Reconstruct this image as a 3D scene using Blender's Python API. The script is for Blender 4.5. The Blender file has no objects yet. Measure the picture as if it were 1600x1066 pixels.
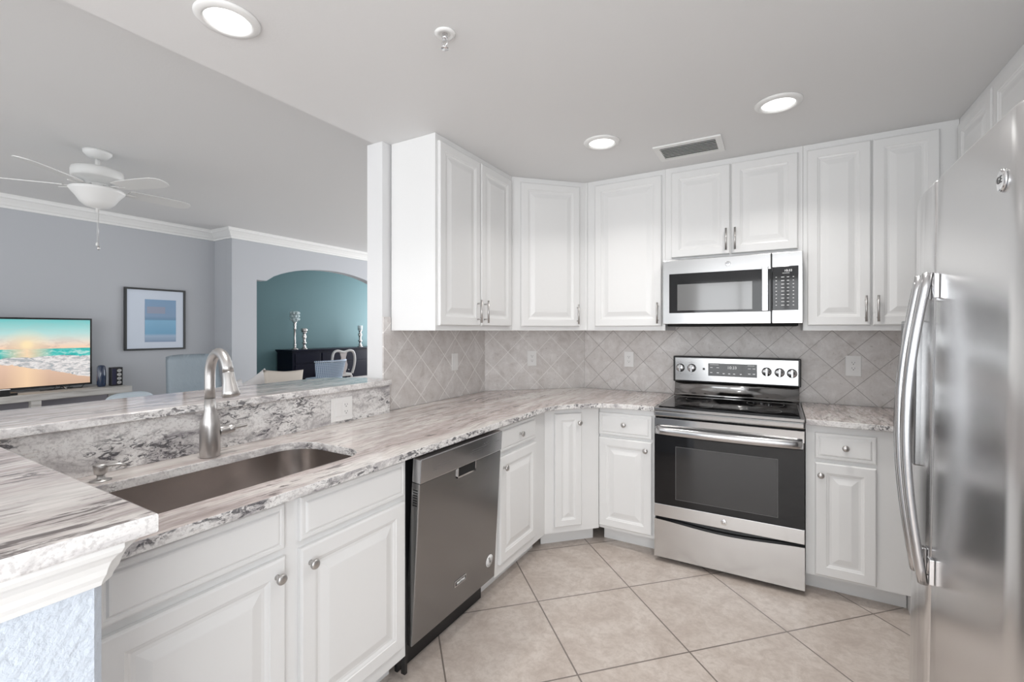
import bpy, bmesh, math, random
from mathutils import Vector, Matrix
random.seed(7)
PI = math.pi
S = bpy.context.scene
COL = S.collection

# ------------------------------------------------------------------ camera
cam = bpy.data.cameras.new('camera'); camo = bpy.data.objects.new('camera', cam); COL.objects.link(camo)
cam.sensor_width = 36; cam.lens = 715/1600*36; cam.shift_y = -16.5/1600
cam.clip_start = .02; cam.clip_end = 100
camo.location = (0, 0, 1.372); camo.rotation_euler = (PI/2, 0, math.radians(30.2))
S.camera = camo
# ------------------------------------------------------------------ world, view
w = bpy.data.worlds.new('world'); S.world = w; w.use_nodes = True
bg = w.node_tree.nodes['Background']; bg.inputs[0].default_value = (.93, .97, 1, 1); bg.inputs[1].default_value = 1.8
S.view_settings.view_transform = 'Standard'; S.view_settings.look = 'None'
S.view_settings.exposure = 0.08; S.view_settings.gamma = 1
S.view_settings.use_curve_mapping = False
# ------------------------------------------------------------------ daylight at the kitchen window, other area lamps added out of view
def area(name, loc, rot, sx, sy, power, color=(1, 1, 1), shape='RECTANGLE'):
    l = bpy.data.lights.new(name, 'AREA'); l.shape = shape; l.size = sx; l.size_y = sy; l.energy = power; l.color = color
    o = bpy.data.objects.new(name, l); COL.objects.link(o); o.location = loc; o.rotation_euler = rot
    return o
R = math.radians
DAY = (.96, .98, 1)
area('daylight_kitchen_window', (-.25, -2.92, 1.35), (R(106), 0, 0), 2.2, 1.9, 46, DAY)     # glass behind the camera, sky and sunlit ground
area('added_side_light', (1.11, -1.55, 1.35), (R(102), 0, R(90)), 2.0, 1.9, 56, DAY)      # unseen lamp added on the right to brighten the left wall
area('added_living_light', (-4.4, -3.4, 1.25), (R(108), 0, 0), 4.0, 2.3, 20, DAY)       # area lamp added out of view for the living room
area('added_dining_light', (-7.9, 8.9, 1.5), (R(-100), 0, 0), 1.9, 1.8, 60, DAY)         # lamp put in to light the dining room, no window built
area('added_far_light', (-4.3, 8.3, 1.5), (R(-108), 0, 0), 2.5, 1.8, 95, DAY)  # another added lamp, in front of the windowless far wall

# ------------------------------------------------------------------ materials
def mat(name, color, rough=.5, metal=0, spec=.5, bump=None, coat=0, emit=None, estr=1):
    m = bpy.data.materials.new(name); m.use_nodes = True
    nt = m.node_tree; b = nt.nodes['Principled BSDF']
    b.inputs['Base Color'].default_value = (*color, 1); b.inputs['Roughness'].default_value = rough
    b.inputs['Metallic'].default_value = metal; b.inputs['Specular IOR Level'].default_value = spec
    if coat: b.inputs['Coat Weight'].default_value = coat; b.inputs['Coat Roughness'].default_value = .05
    if emit: b.inputs['Emission Color'].default_value = (*emit, 1); b.inputs['Emission Strength'].default_value = estr
    if bump:
        n = nt.nodes.new('ShaderNodeTexNoise'); n.inputs['Scale'].default_value = bump[0]; n.inputs['Detail'].default_value = 4
        bp = nt.nodes.new('ShaderNodeBump'); bp.inputs['Strength'].default_value = bump[1]; bp.inputs['Distance'].default_value = bump[2] if len(bump) > 2 else .002
        g = nt.nodes.new('ShaderNodeNewGeometry')
        nt.links.new(g.outputs['Position'], n.inputs['Vector'])
        nt.links.new(n.outputs['Fac'], bp.inputs['Height']); nt.links.new(bp.outputs['Normal'], b.inputs['Normal'])
    return m
class NT:
    """small node builder"""
    def __init__(s, m): s.m = m; s.nt = m.node_tree; s.b = s.nt.nodes['Principled BSDF']
    def n(s, t, **k):
        x = s.nt.nodes.new(t)
        for a, v in k.items():
            if a.startswith('i_'):
                key = a[2:]; key = int(key) if key.isdigit() else key.replace('_', ' ')
                if hasattr(v, 'outputs') or isinstance(v, bpy.types.NodeSocket): s.nt.links.new(v if isinstance(v, bpy.types.NodeSocket) else v.outputs[0], x.inputs[key])
                else: x.inputs[key].default_value = v
            else: setattr(x, a, v)
        return x
    def math(s, op, a, b=0, clamp=False):
        return s.n('ShaderNodeMath', operation=op, use_clamp=clamp, i_0=a, i_1=b).outputs[0]
    def ramp(s, fac, stops):
        r = s.n('ShaderNodeValToRGB'); s.nt.links.new(fac, r.inputs[0])
        e = r.color_ramp.elements
        while len(e) > 1: e.remove(e[-1])
        e[0].position = stops[0][0]; c = stops[0][1]; e[0].color = (*c, 1) if len(c) == 3 else c
        for p, c in stops[1:]:
            q = e.new(p); q.color = (*c, 1)
        return r.outputs[0]
    def mix(s, fac, a, b, blend='MIX'):
        x = s.n('ShaderNodeMix', data_type='RGBA', blend_type=blend)
        for i, v in ((0, fac), (6, a), (7, b)):
            if isinstance(v, bpy.types.NodeSocket): s.nt.links.new(v, x.inputs[i])
            else: x.inputs[i].default_value = v if i == 0 else (*v, 1)
        return x.outputs[2]
    def pos(s): return s.n('ShaderNodeNewGeometry').outputs['Position']
    def xyz(s, v):
        x = s.n('ShaderNodeSeparateXYZ'); s.nt.links.new(v, x.inputs[0]); return x.outputs
    def noise(s, vec, scale, detail=4, rough=.55, dist=0):
        x = s.n('ShaderNodeTexNoise', i_Scale=scale, i_Detail=detail, i_Roughness=rough, i_Distortion=dist); s.nt.links.new(vec, x.inputs['Vector']); return x.outputs['Fac']
    def mapping(s, vec, scale=(1, 1, 1), rot=(0, 0, 0), loc=(0, 0, 0)):
        x = s.n('ShaderNodeMapping'); s.nt.links.new(vec, x.inputs[0])
        x.inputs['Scale'].default_value = scale; x.inputs['Rotation'].default_value = rot; x.inputs['Location'].default_value = loc; return x.outputs[0]
    def out(s, name, v): s.nt.links.new(v, s.b.inputs[name])
    def bump(s, h, strength=.3, dist=.002):
        x = s.n('ShaderNodeBump'); x.inputs['Strength'].default_value = strength; x.inputs['Distance'].default_value = dist
        s.nt.links.new(h, x.inputs['Height']); s.out('Normal', x.outputs[0])

def grid_mask(t, u, v, size, off_u, off_v, half):
    """1 on the grout lines of a square grid"""
    res = []
    for c, o in ((u, off_u), (v, off_v)):
        a = t.math('SUBTRACT', c, o - 50*size); a = t.math('MODULO', a, size)
        b = t.math('SUBTRACT', size, a); m = t.math('MINIMUM', a, b)
        res.append(t.math('LESS_THAN', m, half))
    return t.math('MAXIMUM', res[0], res[1])
def cell_rand(t, u, v, size, off_u, off_v):
    a = t.math('FLOOR', t.math('DIVIDE', t.math('SUBTRACT', u, off_u), size)); b = t.math('FLOOR', t.math('DIVIDE', t.math('SUBTRACT', v, off_v), size))
    c = t.n('ShaderNodeCombineXYZ', i_0=a, i_1=b); w_ = t.n('ShaderNodeTexWhiteNoise'); t.nt.links.new(c.outputs[0], w_.inputs[0]); return w_.outputs[0]

WHITE = mat('cabinet_white_paint', (.815, .815, .812), .28, bump=(30, .04, .001))
WALLW = mat('white_wall_paint', (.76, .76, .765), .6, bump=(60, .15, .002))
WALLG = mat('blue_grey_wall_paint', (.49, .505, .535), .6, bump=(50, .12, .002))
TEAL = mat('teal_wall_paint', (.118, .215, .235), .6, bump=(50, .12, .002))
CEIL = mat('ceiling_paint', (.80, .80, .80), .7, bump=(90, .2, .002))
CEIL2 = mat('living_ceiling_paint', (.76, .76, .76), .7, bump=(90, .2, .002))
TRIMW = mat('white_trim_paint', (.85, .85, .84), .35)
ENDW = mat('pale_blue_textured_wall', (.62, .68, .76), .45)
t = NT(ENDW); nz = t.noise(t.mapping(t.pos(), (1, 1, 1), (.6, 0, 0)), 55, 6); t.bump(nz, .9, .006)
BLACKP = mat('black_plastic', (.012, .012, .013), .3)
DARK = mat('dark_recess', (.006, .006, .006), .8)
BLGLASS = mat('black_glass', (.008, .008, .009), .05, spec=.42, coat=0)
GLASSIN = mat('tinted_oven_glass', (.026, .026, .027), .06, spec=.6, coat=.15)
MWIN = mat('microwave_screen_glass', (.14, .14, .14), .10, spec=.7, coat=.6)
PLATE = mat('switch_plate_plastic', (.84, .83, .82), .3)
NICKEL = mat('brushed_nickel', (.56, .545, .535), .34, 1)
CHROME = mat('polished_chrome', (.85, .85, .86), .06, 1)
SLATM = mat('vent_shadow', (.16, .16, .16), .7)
NAVY = mat('black_navy_wood', (.006, .006, .018), .32, spec=.25)
CREAMW = mat('cream_painted_wood', (.72, .69, .67), .4)
LEATHER = mat('pale_blue_leather', (.52, .59, .64), .5, bump=(9, .5, .02))
BEIGE = mat('beige_fabric', (.60, .54, .48), .9, bump=(300, .3, .001))
OFFW = mat('off_white_fabric', (.74, .72, .72), .9, bump=(300, .3, .001))
LENS = mat('lamp_lens', (1, 1, 1), .4, emit=(1, .99, .97), estr=3.0)
GLOW = mat('frosted_bowl_glass', (.80, .80, .79), .35)
FANW = mat('fan_white', (.74, .74, .73), .4)
PRINTG = mat('grey_print', (.10, .10, .10), .5)
PRINTW = mat('white_print', (.8, .8, .8), .5, emit=(.8, .8, .8), estr=.4)
PAPER = mat('sticker_paper', (.85, .85, .85), .5)
MERC = mat('silvered_glass', (.62, .58, .56), .12, 1)
SINKM = mat('sink_steel', (.52, .48, .46), .24, 1)

def steel(name, col, rough, axis='x', streak=.05):
    m = mat(name, col, rough, 1); t = NT(m)
    sc = {'x': (1.5, 1.5, 90), 'z': (260, 260, 1.5)}[axis]
    co = t.n('ShaderNodeTexCoord').outputs['Object']
    f = t.noise(t.mapping(co, sc), 1, 3)
    r = t.n('ShaderNodeMapRange', i_3=rough-streak, i_4=rough+streak); t.nt.links.new(f, r.inputs[0]); t.out('Roughness', r.outputs[0])
    return m
STEEL = steel('stainless_steel', (.66, .66, .66), .22)
STEELD = steel('stainless_steel_dark', (.30, .30, .30), .24)
STEELF = mat('stainless_steel_fridge', (.76, .76, .765), .24, 1)
STEELM = steel('stainless_steel_microwave', (.46, .46, .46), .2)
STEELB = mat('stainless_bar', (.60, .60, .61), .2, 1)
STEELS = mat('steel_trim_shiny', (.42, .42, .42), .12, 1)

# granite, seen on its polished face: veins run along the slab
def granite(name, streaky):
    m = mat(name, (.6, .55, .5), .09 if streaky else .14, spec=.55)
    t = NT(m); P = t.pos()
    wv = t.noise(P, 1.3, 3); wv2 = t.n('ShaderNodeCombineXYZ', i_0=t.math('MULTIPLY', wv, .16), i_1=0.0, i_2=0.0)
    add = t.n('ShaderNodeVectorMath', operation='ADD'); t.nt.links.new(P, add.inputs[0]); t.nt.links.new(wv2.outputs[0], add.inputs[1]); Q = add.outputs[0]
    if streaky:
        a = t.noise(t.mapping(Q, (7, 1.0, 7), (0, 0, R(6))), 1.0, 7, .68, .25)
        base = t.ramp(a, [(.30, (.34, .28, .265)), (.41, (.53, .455, .43)), (.50, (.66, .595, .57)), (.58, (.73, .69, .66)), (.70, (.50, .45, .43))])
        md = t.noise(t.mapping(Q, (26, 3.2, 26), (0, 0, R(7)), (2, 2, 2)), 1, 5, .65, .3)
        base = t.mix(t.math('MULTIPLY', t.ramp(md, [(.40, (1, 1, 1)), (.52, (0, 0, 0))]), .55), base, (.33, .27, .26))
        fine = t.noise(t.mapping(Q, (80, 10, 80), (0, 0, R(6))), 1, 5, .7, .3)
        base = t.mix(t.math('MULTIPLY', t.ramp(fine, [(.42, (1, 1, 1)), (.56, (0, 0, 0))]), .45), base, (.26, .215, .205))
        wh = t.noise(t.mapping(Q, (3.6, .7, 3.6), (0, 0, R(6)), (9, 0, 4)), 1, 5, .6)
        col = t.mix(t.math('MULTIPLY', t.ramp(wh, [(.50, (0, 0, 0)), (.62, (1, 1, 1))]), .62), base, (.76, .74, .71))
        fl = t.noise(t.mapping(Q, (46, 9, 46), (0, 0, R(8)), (3, 5, 1)), 1, 5, .68, .5)
        reg = t.noise(t.mapping(Q, (6, 1.3, 6), (0, 0, R(6)), (1, 2, 7)), 1, 4, .6)
        dk = t.math('MULTIPLY', t.ramp(fl, [(.53, (0, 0, 0)), (.60, (1, 1, 1))]), t.ramp(reg, [(.45, (0, 0, 0)), (.56, (1, 1, 1))]))
        col = t.mix(t.math('MULTIPLY', dk, .82), col, (.07, .05, .05))
    else:
        a = t.noise(t.mapping(Q, (9, 5, 11), (.5, 0, 0)), 1, 6, .7, .8)
        base = t.ramp(a, [(.32, (.34, .32, .34)), (.42, (.56, .54, .54)), (.50, (.78, .76, .75)), (.60, (.86, .85, .84)), (.75, (.66, .60, .57))])
        fl = t.noise(t.mapping(Q, (55, 28, 60), (.6, 0, 0)), 1, 5, .7, 1.2)
        reg = t.noise(t.mapping(Q, (6, 3.5, 8), (.5, 0, 0), (4, 4, 4)), 1, 3, .6)
        dk = t.math('MULTIPLY', t.ramp(fl, [(.50, (0, 0, 0)), (.57, (1, 1, 1))]), t.ramp(reg, [(.48, (0, 0, 0)), (.57, (1, 1, 1))]))
        col = t.mix(t.math('MULTIPLY', dk, .85), base, (.04, .04, .05))
        gr = t.noise(P, 130, 3, .6)
        col = t.mix(t.math('MULTIPLY', t.ramp(gr, [(.5, (0, 0, 0)), (.62, (1, 1, 1))]), .35), col, (.30, .27, .27))
    t.out('Base Color', col)
    return m
GRAN = granite('granite_polished_top', True)
GRANV = granite('granite_cut_face', False)

# floor tile: half-metre squares laid on the diagonal
FLOOR = mat('floor_tile', (.6, .5, .45), .33)
t = NT(FLOOR); P = t.pos(); x, y, z = t.xyz(P)
u = t.math('MULTIPLY', t.math('ADD', x, y), .70711); v = t.math('MULTIPLY', t.math('SUBTRACT', x, y), .70711)
gm = grid_mask(t, u, v, .512, 1.2305, -2.2062, .0034)
cr = cell_rand(t, u, v, .512, 1.2305, -2.2062)
a = t.noise(P, 6, 9, .72, .6); b_ = t.noise(P, 30, 7, .75, .4)
base = t.ramp(a, [(.30, (.42, .355, .315)), (.46, (.53, .465, .42)), (.60, (.61, .55, .505)), (.75, (.53, .475, .43))])
base = t.mix(t.math('MULTIPLY', t.ramp(b_, [(.40, (1, 1, 1)), (.54, (0, 0, 0))]), .45), base, (.40, .335, .295))
base = t.mix(t.math('MULTIPLY', cr, .14), base, (.52, .43, .37))
t.out('Base Color', t.mix(gm, base, (.20, .17, .15)))
t.bump(t.math('SUBTRACT', 1.0, gm), .5, .002)

# splash tile: 165 mm squares on the diagonal, laid out from the centre behind the range
def splash(name, hz_axis, off_h, off_z, grout, half=.0016):
    m = mat(name, (.5, .45, .42), .38); t = NT(m); P = t.pos(); x, y, z = t.xyz(P)
    h = {'x': x, 'y': y}.get(hz_axis)
    if hz_axis == 'd': h = t.math('MULTIPLY', t.math('ADD', x, y), .70711)
    u = t.math('MULTIPLY', t.math('ADD', h, z), .70711); v = t.math('MULTIPLY', t.math('SUBTRACT', h, z), .70711)
    ou = (off_h+off_z)*.70711; ov = (off_h-off_z)*.70711
    gm = grid_mask(t, u, v, .165, ou, ov, half); cr = cell_rand(t, u, v, .165, ou, ov)
    a = t.noise(P, 12, 9, .72, .5); p_ = t.noise(P, 60, 5, .65)
    base = t.ramp(a, [(.3, (.52, .48, .46)), (.44, (.65, .615, .595)), (.54, (.70, .67, .655)), (.66, (.80, .775, .76)), (.8, (.62, .58, .56))])
    base = t.mix(t.math('MULTIPLY', cr, .22), base, (.54, .50, .48))
    base = t.mix(t.math('MULTIPLY', t.ramp(p_, [(.62, (0, 0, 0)), (.70, (1, 1, 1))]), .45), base, (.28, .24, .22))
    t.out('Base Color', t.mix(t.math('MULTIPLY', gm, .8), base, grout)); t.bump(t.math('SUBTRACT', 1.0, gm), .35, .0015)
    return m
SPC = splash('splash_tile_range_wall', 'x', -.527, 1.255, (.27, .245, .23))
SPA = splash('splash_tile_left_wall', 'y', 1.94, 1.204, (.93, .91, .89), .0024)
SPD = splash('splash_tile_corner_wall', 'd', .40, 1.204, (.88, .86, .84), .002)

WOOD = mat('whitewashed_wood', (.5, .47, .44), .55)
t = NT(WOOD); P = t.pos(); a = t.noise(t.mapping(P, (40, 2.5, 40)), 1, 5, .6, .4)
t.out('Base Color', t.ramp(a, [(.3, (.30, .28, .26)), (.5, (.50, .48, .455)), (.7, (.60, .585, .57))]))

WICK = mat('woven_blue_white', (.6, .68, .78), .7)
t = NT(WICK); co = t.n('ShaderNodeTexCoord').outputs['Object']; x, y, z = t.xyz(co)
u = t.math('ADD', y, z); v = t.math('SUBTRACT', y, z)
sn = t.math('MULTIPLY', t.math('SINE', t.math('MULTIPLY', u, 95)), t.math('SINE', t.math('MULTIPLY', v, 95)))
t.out('Base Color', t.ramp(sn, [(.0, (.62, .70, .80)), (.25, (.62, .70, .80)), (.4, (.13, .20, .33))]))

# television picture: sunrise over a beach (object space: y across, z up, origin at lower left corner)
SCREEN = mat('television_picture', (0, 0, 0), .2)
t = NT(SCREEN); co = t.n('ShaderNodeTexCoord').outputs['Object']; x, y, z = t.xyz(co)
Wt, Ht = 1.208, .676
n1 = t.noise(t.mapping(co, (1, 3, 9)), 1.6, 6, .65, .5); n2 = t.noise(t.mapping(co, (1, 9, 26)), 1.2, 5, .65, .8)
zz = t.math('DIVIDE', z, Ht); yy = t.math('DIVIDE', y, Wt)
sky = t.ramp(zz, [(.55, (.95, .62, .42)), (.66, (.80, .72, .62)), (.80, (.45, .72, .70)), (1.0, (.16, .55, .55))])
cl = t.math('MULTIPLY', t.ramp(n1, [(.46, (0, 0, 0)), (.56, (1, 1, 1))]), t.ramp(zz, [(.55, (1, 1, 1)), (.76, (.1, .1, .1))]))
sky = t.mix(t.math('MULTIPLY', cl, .7), sky, (.55, .42, .38))
dy = t.math('SUBTRACT', yy, .60); dz = t.math('MULTIPLY', t.math('SUBTRACT', zz, .62), .6)
dd = t.math('SQRT', t.math('ADD', t.math('MULTIPLY', dy, dy), t.math('MULTIPLY', dz, dz)))
sky = t.mix(t.ramp(dd, [(.0, (1, 1, 1)), (.022, (.9, .9, .9)), (.05, (.45, .45, .45)), (.15, (0, 0, 0))]), sky, (1, .80, .48))
sea = t.ramp(n2, [(.35, (.02, .38, .36)), (.5, (.06, .55, .50)), (.62, (.45, .72, .68))])
sea = t.mix(t.ramp(t.math('ABSOLUTE', dy), [(.0, (.9, .9, .9)), (.16, (0, 0, 0))]), sea, (1, .70, .45))
foamz = t.math('SUBTRACT', zz, t.math('MULTIPLY', n1, .12))
foam = t.ramp(n2, [(.38, (.36, .40, .42)), (.48, (.60, .58, .58)), (.56, (.88, .84, .82)), (.68, (.52, .54, .56))])
shore = t.math('ADD', t.math('SUBTRACT', .50, t.math('MULTIPLY', yy, .46)), t.math('MULTIPLY', n1, .12))
sand = t.ramp(zz, [(.0, (.62, .42, .30)), (.35, (.80, .55, .42))])
sand = t.mix(t.ramp(t.math('ABSOLUTE', dy), [(.0, (.7, .7, .7)), (.13, (0, 0, 0))]), sand, (1, .72, .45))
isfoam = t.math('LESS_THAN', foamz, .38); issea = t.math('LESS_THAN', zz, .56); issand = t.math('LESS_THAN', zz, shore)
c = t.mix(issea, sky, sea); c = t.mix(isfoam, c, foam); c = t.mix(issand, c, sand)
t.out('Emission Color', c); t.b.inputs['Emission Strength'].default_value = .95

ART = mat('framed_print', (.5, .6, .7), .5)
t = NT(ART); co = t.n('ShaderNodeTexCoord').outputs['Object']; x, y, z = t.xyz(co)
nn = t.noise(t.mapping(co, (1, 2, 30)), 1, 4)
zz = t.math('ADD', z, t.math('MULTIPLY', nn, .03))
t.out('Base Color', t.ramp(zz, [(.0, (.22, .30, .45)), (.09, (.40, .52, .66)), (.12, (.20, .42, .62)), (.28, (.26, .50, .70)), (.30, (.18, .32, .48)), (.34, (.26, .38, .55)), (.50, (.24, .38, .56))]))

# ------------------------------------------------------------------ mesh helpers
def box(bm, x0, x1, y0, y1, z0, z1, bev=0, mi=0):
    vs = [bm.verts.new((x, y, z)) for x in (x0, x1) for y in (y0, y1) for z in (z0, z1)]
    fs = [bm.faces.new([vs[i] for i in f]) for f in ((0, 1, 3, 2), (4, 6, 7, 5), (0, 4, 5, 1), (2, 3, 7, 6), (0, 2, 6, 4), (1, 5, 7, 3))]
    for f in fs: f.material_index = mi
    if bev:
        es = list({e for f in fs for e in f.edges})
        r = bmesh.ops.bevel(bm, geom=es, offset=bev, segments=2, profile=.5, affect='EDGES')
        for f in r['faces']: f.material_index = mi
    return bm
def prism(bm, pts, z0, z1, mi=0, mside=None):
    a = [bm.verts.new((p[0], p[1], z0)) for p in pts]; b = [bm.verts.new((p[0], p[1], z1)) for p in pts]
    f = bm.faces.new(b); f.material_index = mi; f = bm.faces.new(a[::-1]); f.material_index = mi
    n = len(pts)
    for i in range(n):
        f = bm.faces.new((a[i], a[(i+1) % n], b[(i+1) % n], b[i])); f.material_index = mi if mside is None else mside
    return bm
def basis(ax):
    ax = Vector(ax).normalized(); h = Vector((0, 0, 1)) if abs(ax.z) < .9 else Vector((1, 0, 0))
    u = ax.cross(h).normalized(); return ax, u, ax.cross(u).normalized()
def lathe(bm, prof, c=(0, 0, 0), axis=(0, 0, 1), n=24, smooth=True):
    """prof: (radius, distance along axis)"""
    ax, u, v = basis(axis); c = Vector(c); rings = []
    for r, h in prof:
        if r < 1e-5: rings.append([bm.verts.new(c+ax*h)])
        else: rings.append([bm.verts.new(c+ax*h+(u*math.cos(2*PI*i/n)+v*math.sin(2*PI*i/n))*r) for i in range(n)])
    for a, b in zip(rings, rings[1:]):
        for i in range(n):
            j = (i+1) % n
            if len(a) == 1 and len(b) == 1: break
            if len(a) == 1: f = bm.faces.new((a[0], b[i], b[j]))
            elif len(b) == 1: f = bm.faces.new((a[i], a[j], b[0]))
            else: f = bm.faces.new((a[i], a[j], b[j], b[i]))
            f.smooth = smooth
    for ring, fl in ((rings[0], 0), (rings[-1], 1)):
        if len(ring) > 1: bm.faces.new(ring if fl else ring[::-1])
    return bm
def tube(bm, path, r, n=12, flat=1.0):
    path = [Vector(p) for p in path]; rs = r if isinstance(r, (list, tuple)) else [r]*len(path)
    rings = []; up = None
    for i, p in enumerate(path):
        d = (path[min(i+1, len(path)-1)]-path[max(i-1, 0)]).normalized()
        if up is None: _, u, v = basis(d)
        else:
            u = (up-d*up.dot(d)).normalized(); v = d.cross(u)
        up = u
        rings.append([bm.verts.new(p+(u*math.cos(2*PI*k/n)+v*math.sin(2*PI*k/n)*flat)*rs[i]) for k in range(n)])
    for a, b in zip(rings, rings[1:]):
        for i in range(n):
            f = bm.faces.new((a[i], a[(i+1) % n], b[(i+1) % n], b[i])); f.smooth = True
    bm.faces.new(rings[0][::-1]); bm.faces.new(rings[-1])
    return bm
def sweep(bm, prof, path, close=False):
    """prof (out, z) swept along a plan path; out is to the right of travel"""
    n = len(path); rings = []
    for i, p in enumerate(path):
        p = Vector((p[0], p[1]))
        dirs = []
        if i > 0: dirs.append((p-Vector(path[i-1][:2])).normalized())
        if i < n-1: dirs.append((Vector(path[i+1][:2])-p).normalized())
        nm = [Vector((d.y, -d.x)) for d in dirs]
        m = sum(nm, Vector((0, 0))); m.normalize(); k = 1/max(.2, m.dot(nm[0]))
        rings.append([bm.verts.new((p.x+m.x*o*k, p.y+m.y*o*k, z)) for o, z in prof])
    for a, b in zip(rings, rings[1:]):
        for j in range(len(prof)):
            k = (j+1) % len(prof); bm.faces.new((a[j], a[k], b[k], b[j]))
    bm.faces.new(rings[0]); bm.faces.new(rings[-1][::-1])
    return bm
def loops_face(bm, x0, x1, z0, z1, loops):
    """nested rectangular loops (inset, y) ending in a flat centre; the front looks to -y"""
    rings = []
    for i, yv in loops:
        rings.append([bm.verts.new(p) for p in ((x0+i, yv, z0+i), (x1-i, yv, z0+i), (x1-i, yv, z1-i), (x0+i, yv, z1-i))])
    for a, b in zip(rings, rings[1:]):
        for k in range(4): bm.faces.new((a[k], a[(k+1) % 4], b[(k+1) % 4], b[k]))
    bm.faces.new(rings[-1]); bm.faces.new(rings[0][::-1])
    return bm
def obj(name, bm, m, parent=None, loc=None, rotz=None):
    bmesh.ops.recalc_face_normals(bm, faces=bm.faces[:])
    me = bpy.data.meshes.new(name); bm.to_mesh(me); bm.free()
    for q in (m if isinstance(m, (list, tuple)) else [m]): me.materials.append(q)
    o = bpy.data.objects.new(name, me); COL.objects.link(o)
    if parent: o.parent = parent
    if loc: o.location = loc
    if rotz is not None: o.rotation_euler = (0, 0, rotz)
    return o
def B(): return bmesh.new()
def tag(o, label, cat, group=None):
    o['label'] = label; o['category'] = cat
    if group: o['group'] = group
    return o
def thing(name, label, cat, loc=(0, 0, 0), rotz=0, group=None):
    o = bpy.data.objects.new(name, None); COL.objects.link(o); o.location = loc; o.rotation_euler = (0, 0, rotz)
    o.empty_display_size = .05
    return tag(o, label, cat, group)
def struct(name, bm, m):
    o = obj(name, bm, m); o['kind'] = 'structure'; return o
def copy_tree(o, parent=None):
    c_ = o.copy(); COL.objects.link(c_)
    if parent: c_.parent = parent
    for ch in [k for k in bpy.data.objects if k.parent == o]: copy_tree(ch, c_)
    return c_
def text_bm(s, size, depth=.0004, align='CENTER'):
    cu = bpy.data.curves.new('t', 'FONT'); cu.body = s; cu.size = size; cu.extrude = depth; cu.align_x = align; cu.align_y = 'CENTER'
    o = bpy.data.objects.new('t', cu); COL.objects.link(o); dg = bpy.context.evaluated_depsgraph_get(); dg.update()
    me = bpy.data.meshes.new_from_object(o.evaluated_get(dg)); bpy.data.objects.remove(o); bpy.data.curves.remove(cu)
    bm = B(); bm.from_mesh(me); bpy.data.meshes.remove(me)
    bmesh.ops.rotate(bm, verts=bm.verts, cent=(0, 0, 0), matrix=Matrix.Rotation(PI/2, 3, 'X'))   # stands up, faces -y
    return bm
def mv(bm, x, y, z): bmesh.ops.translate(bm, verts=bm.verts, vec=(x, y, z)); return bm
def slab(name, outlines, z0, z1, mats, bev=.003):
    """stone slab with holes; cut faces take the second material"""
    cu = bpy.data.curves.new('c', 'CURVE'); cu.dimensions = '2D'; cu.fill_mode = 'BOTH'; cu.extrude = (z1-z0)/2-bev; cu.bevel_depth = bev; cu.bevel_resolution = 1; cu.offset = -bev
    for pts in outlines:
        sp = cu.splines.new('POLY'); sp.points.add(len(pts)-1); sp.use_cyclic_u = True
        for p, q in zip(sp.points, pts): p.co = (q[0], q[1], 0, 1)
    o = bpy.data.objects.new('c', cu); COL.objects.link(o); dg = bpy.context.evaluated_depsgraph_get(); dg.update()
    me = bpy.data.meshes.new_from_object(o.evaluated_get(dg)); bpy.data.objects.remove(o); bpy.data.curves.remove(cu)
    bm = B(); bm.from_mesh(me); bpy.data.meshes.remove(me); mv(bm, 0, 0, (z0+z1)/2)
    bmesh.ops.remove_doubles(bm, verts=bm.verts, dist=1e-5)
    bmesh.ops.recalc_face_normals(bm, faces=bm.faces[:])
    for f in bm.faces: f.material_index = 0 if abs(f.normal.z) > .8 else 1; f.smooth = False
    return obj(name, bm, mats)
def arc(cx, cy, r, a0, a1, n=8):
    return [(cx+r*math.cos(R(a0+(a1-a0)*i/n)), cy+r*math.sin(R(a0+(a1-a0)*i/n))) for i in range(n+1)]

def W(name, bm, m, root, parent=None):
    """mesh built in world coordinates, hung under root (or under one of its parts)"""
    M = (Matrix.Translation(root.location) @ Matrix.Rotation(root.rotation_euler.z, 4, 'Z')).inverted()
    bmesh.ops.transform(bm, matrix=M, verts=bm.verts)
    return obj(name, bm, m, parent or root)

# ================================================================== THE SETTING
KC, LC = 2.44, 2.74
struct('floor', box(B(), -9.2, 1.3, -3.7, 9.2, -.1, 0), FLOOR)
struct('ceiling_kitchen', box(B(), -2.0, 1.3, -3.1, 3.62, KC, LC+.1), CEIL)
struct('ceiling_living', box(B(), -9.2, -2.001, -3.7, 9.2, LC, LC+.1), CEIL2)
bm = B(); box(bm, -2.05, -1.93, 1.862, 3.0, 0, KC-.0005); struct('wall_left', bm, WALLW)
struct('wall_corner', prism(B(), [(-1.93, 2.895), (-1.345, 3.48), (-1.345, 3.62), (-2.05, 3.62), (-2.05, 3.001), (-1.93, 3.001)], 0, KC-.0005), WALLW)
struct('wall_back', box(B(), -1.3449, 1.24, 3.48, 3.62, 0, KC-.0005), WALLW)
bm = B(); box(bm, 1.12, 1.24, -.55, 3.4795, 0, KC-.0005); box(bm, 1.12, 1.24, -3.0, -2.55, 0, KC-.0005)
box(bm, 1.12, 1.24, -2.55, -.55, 0, .40); box(bm, 1.12, 1.24, -2.55, -.55, 2.30, KC-.0005); struct('wall_right', bm, WALLW)
bm = B(); box(bm, 1.15, 1.19, -2.55, -.55, .40, .46); box(bm, 1.15, 1.19, -2.55, -.55, 2.24, 2.30)
for yy in (-2.55, -1.58, -.61): box(bm, 1.15, 1.19, yy, yy+.06, .46, 2.24)
struct('added_window', bm, TRIMW)  # unseen window, added to go with the extra side light
bm = B()
box(bm, -2.0, -1.35, -3.1, -3.0, 0, KC-.0005); box(bm, .85, 1.24, -3.1, -3.001, 0, KC-.0005)
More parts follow.
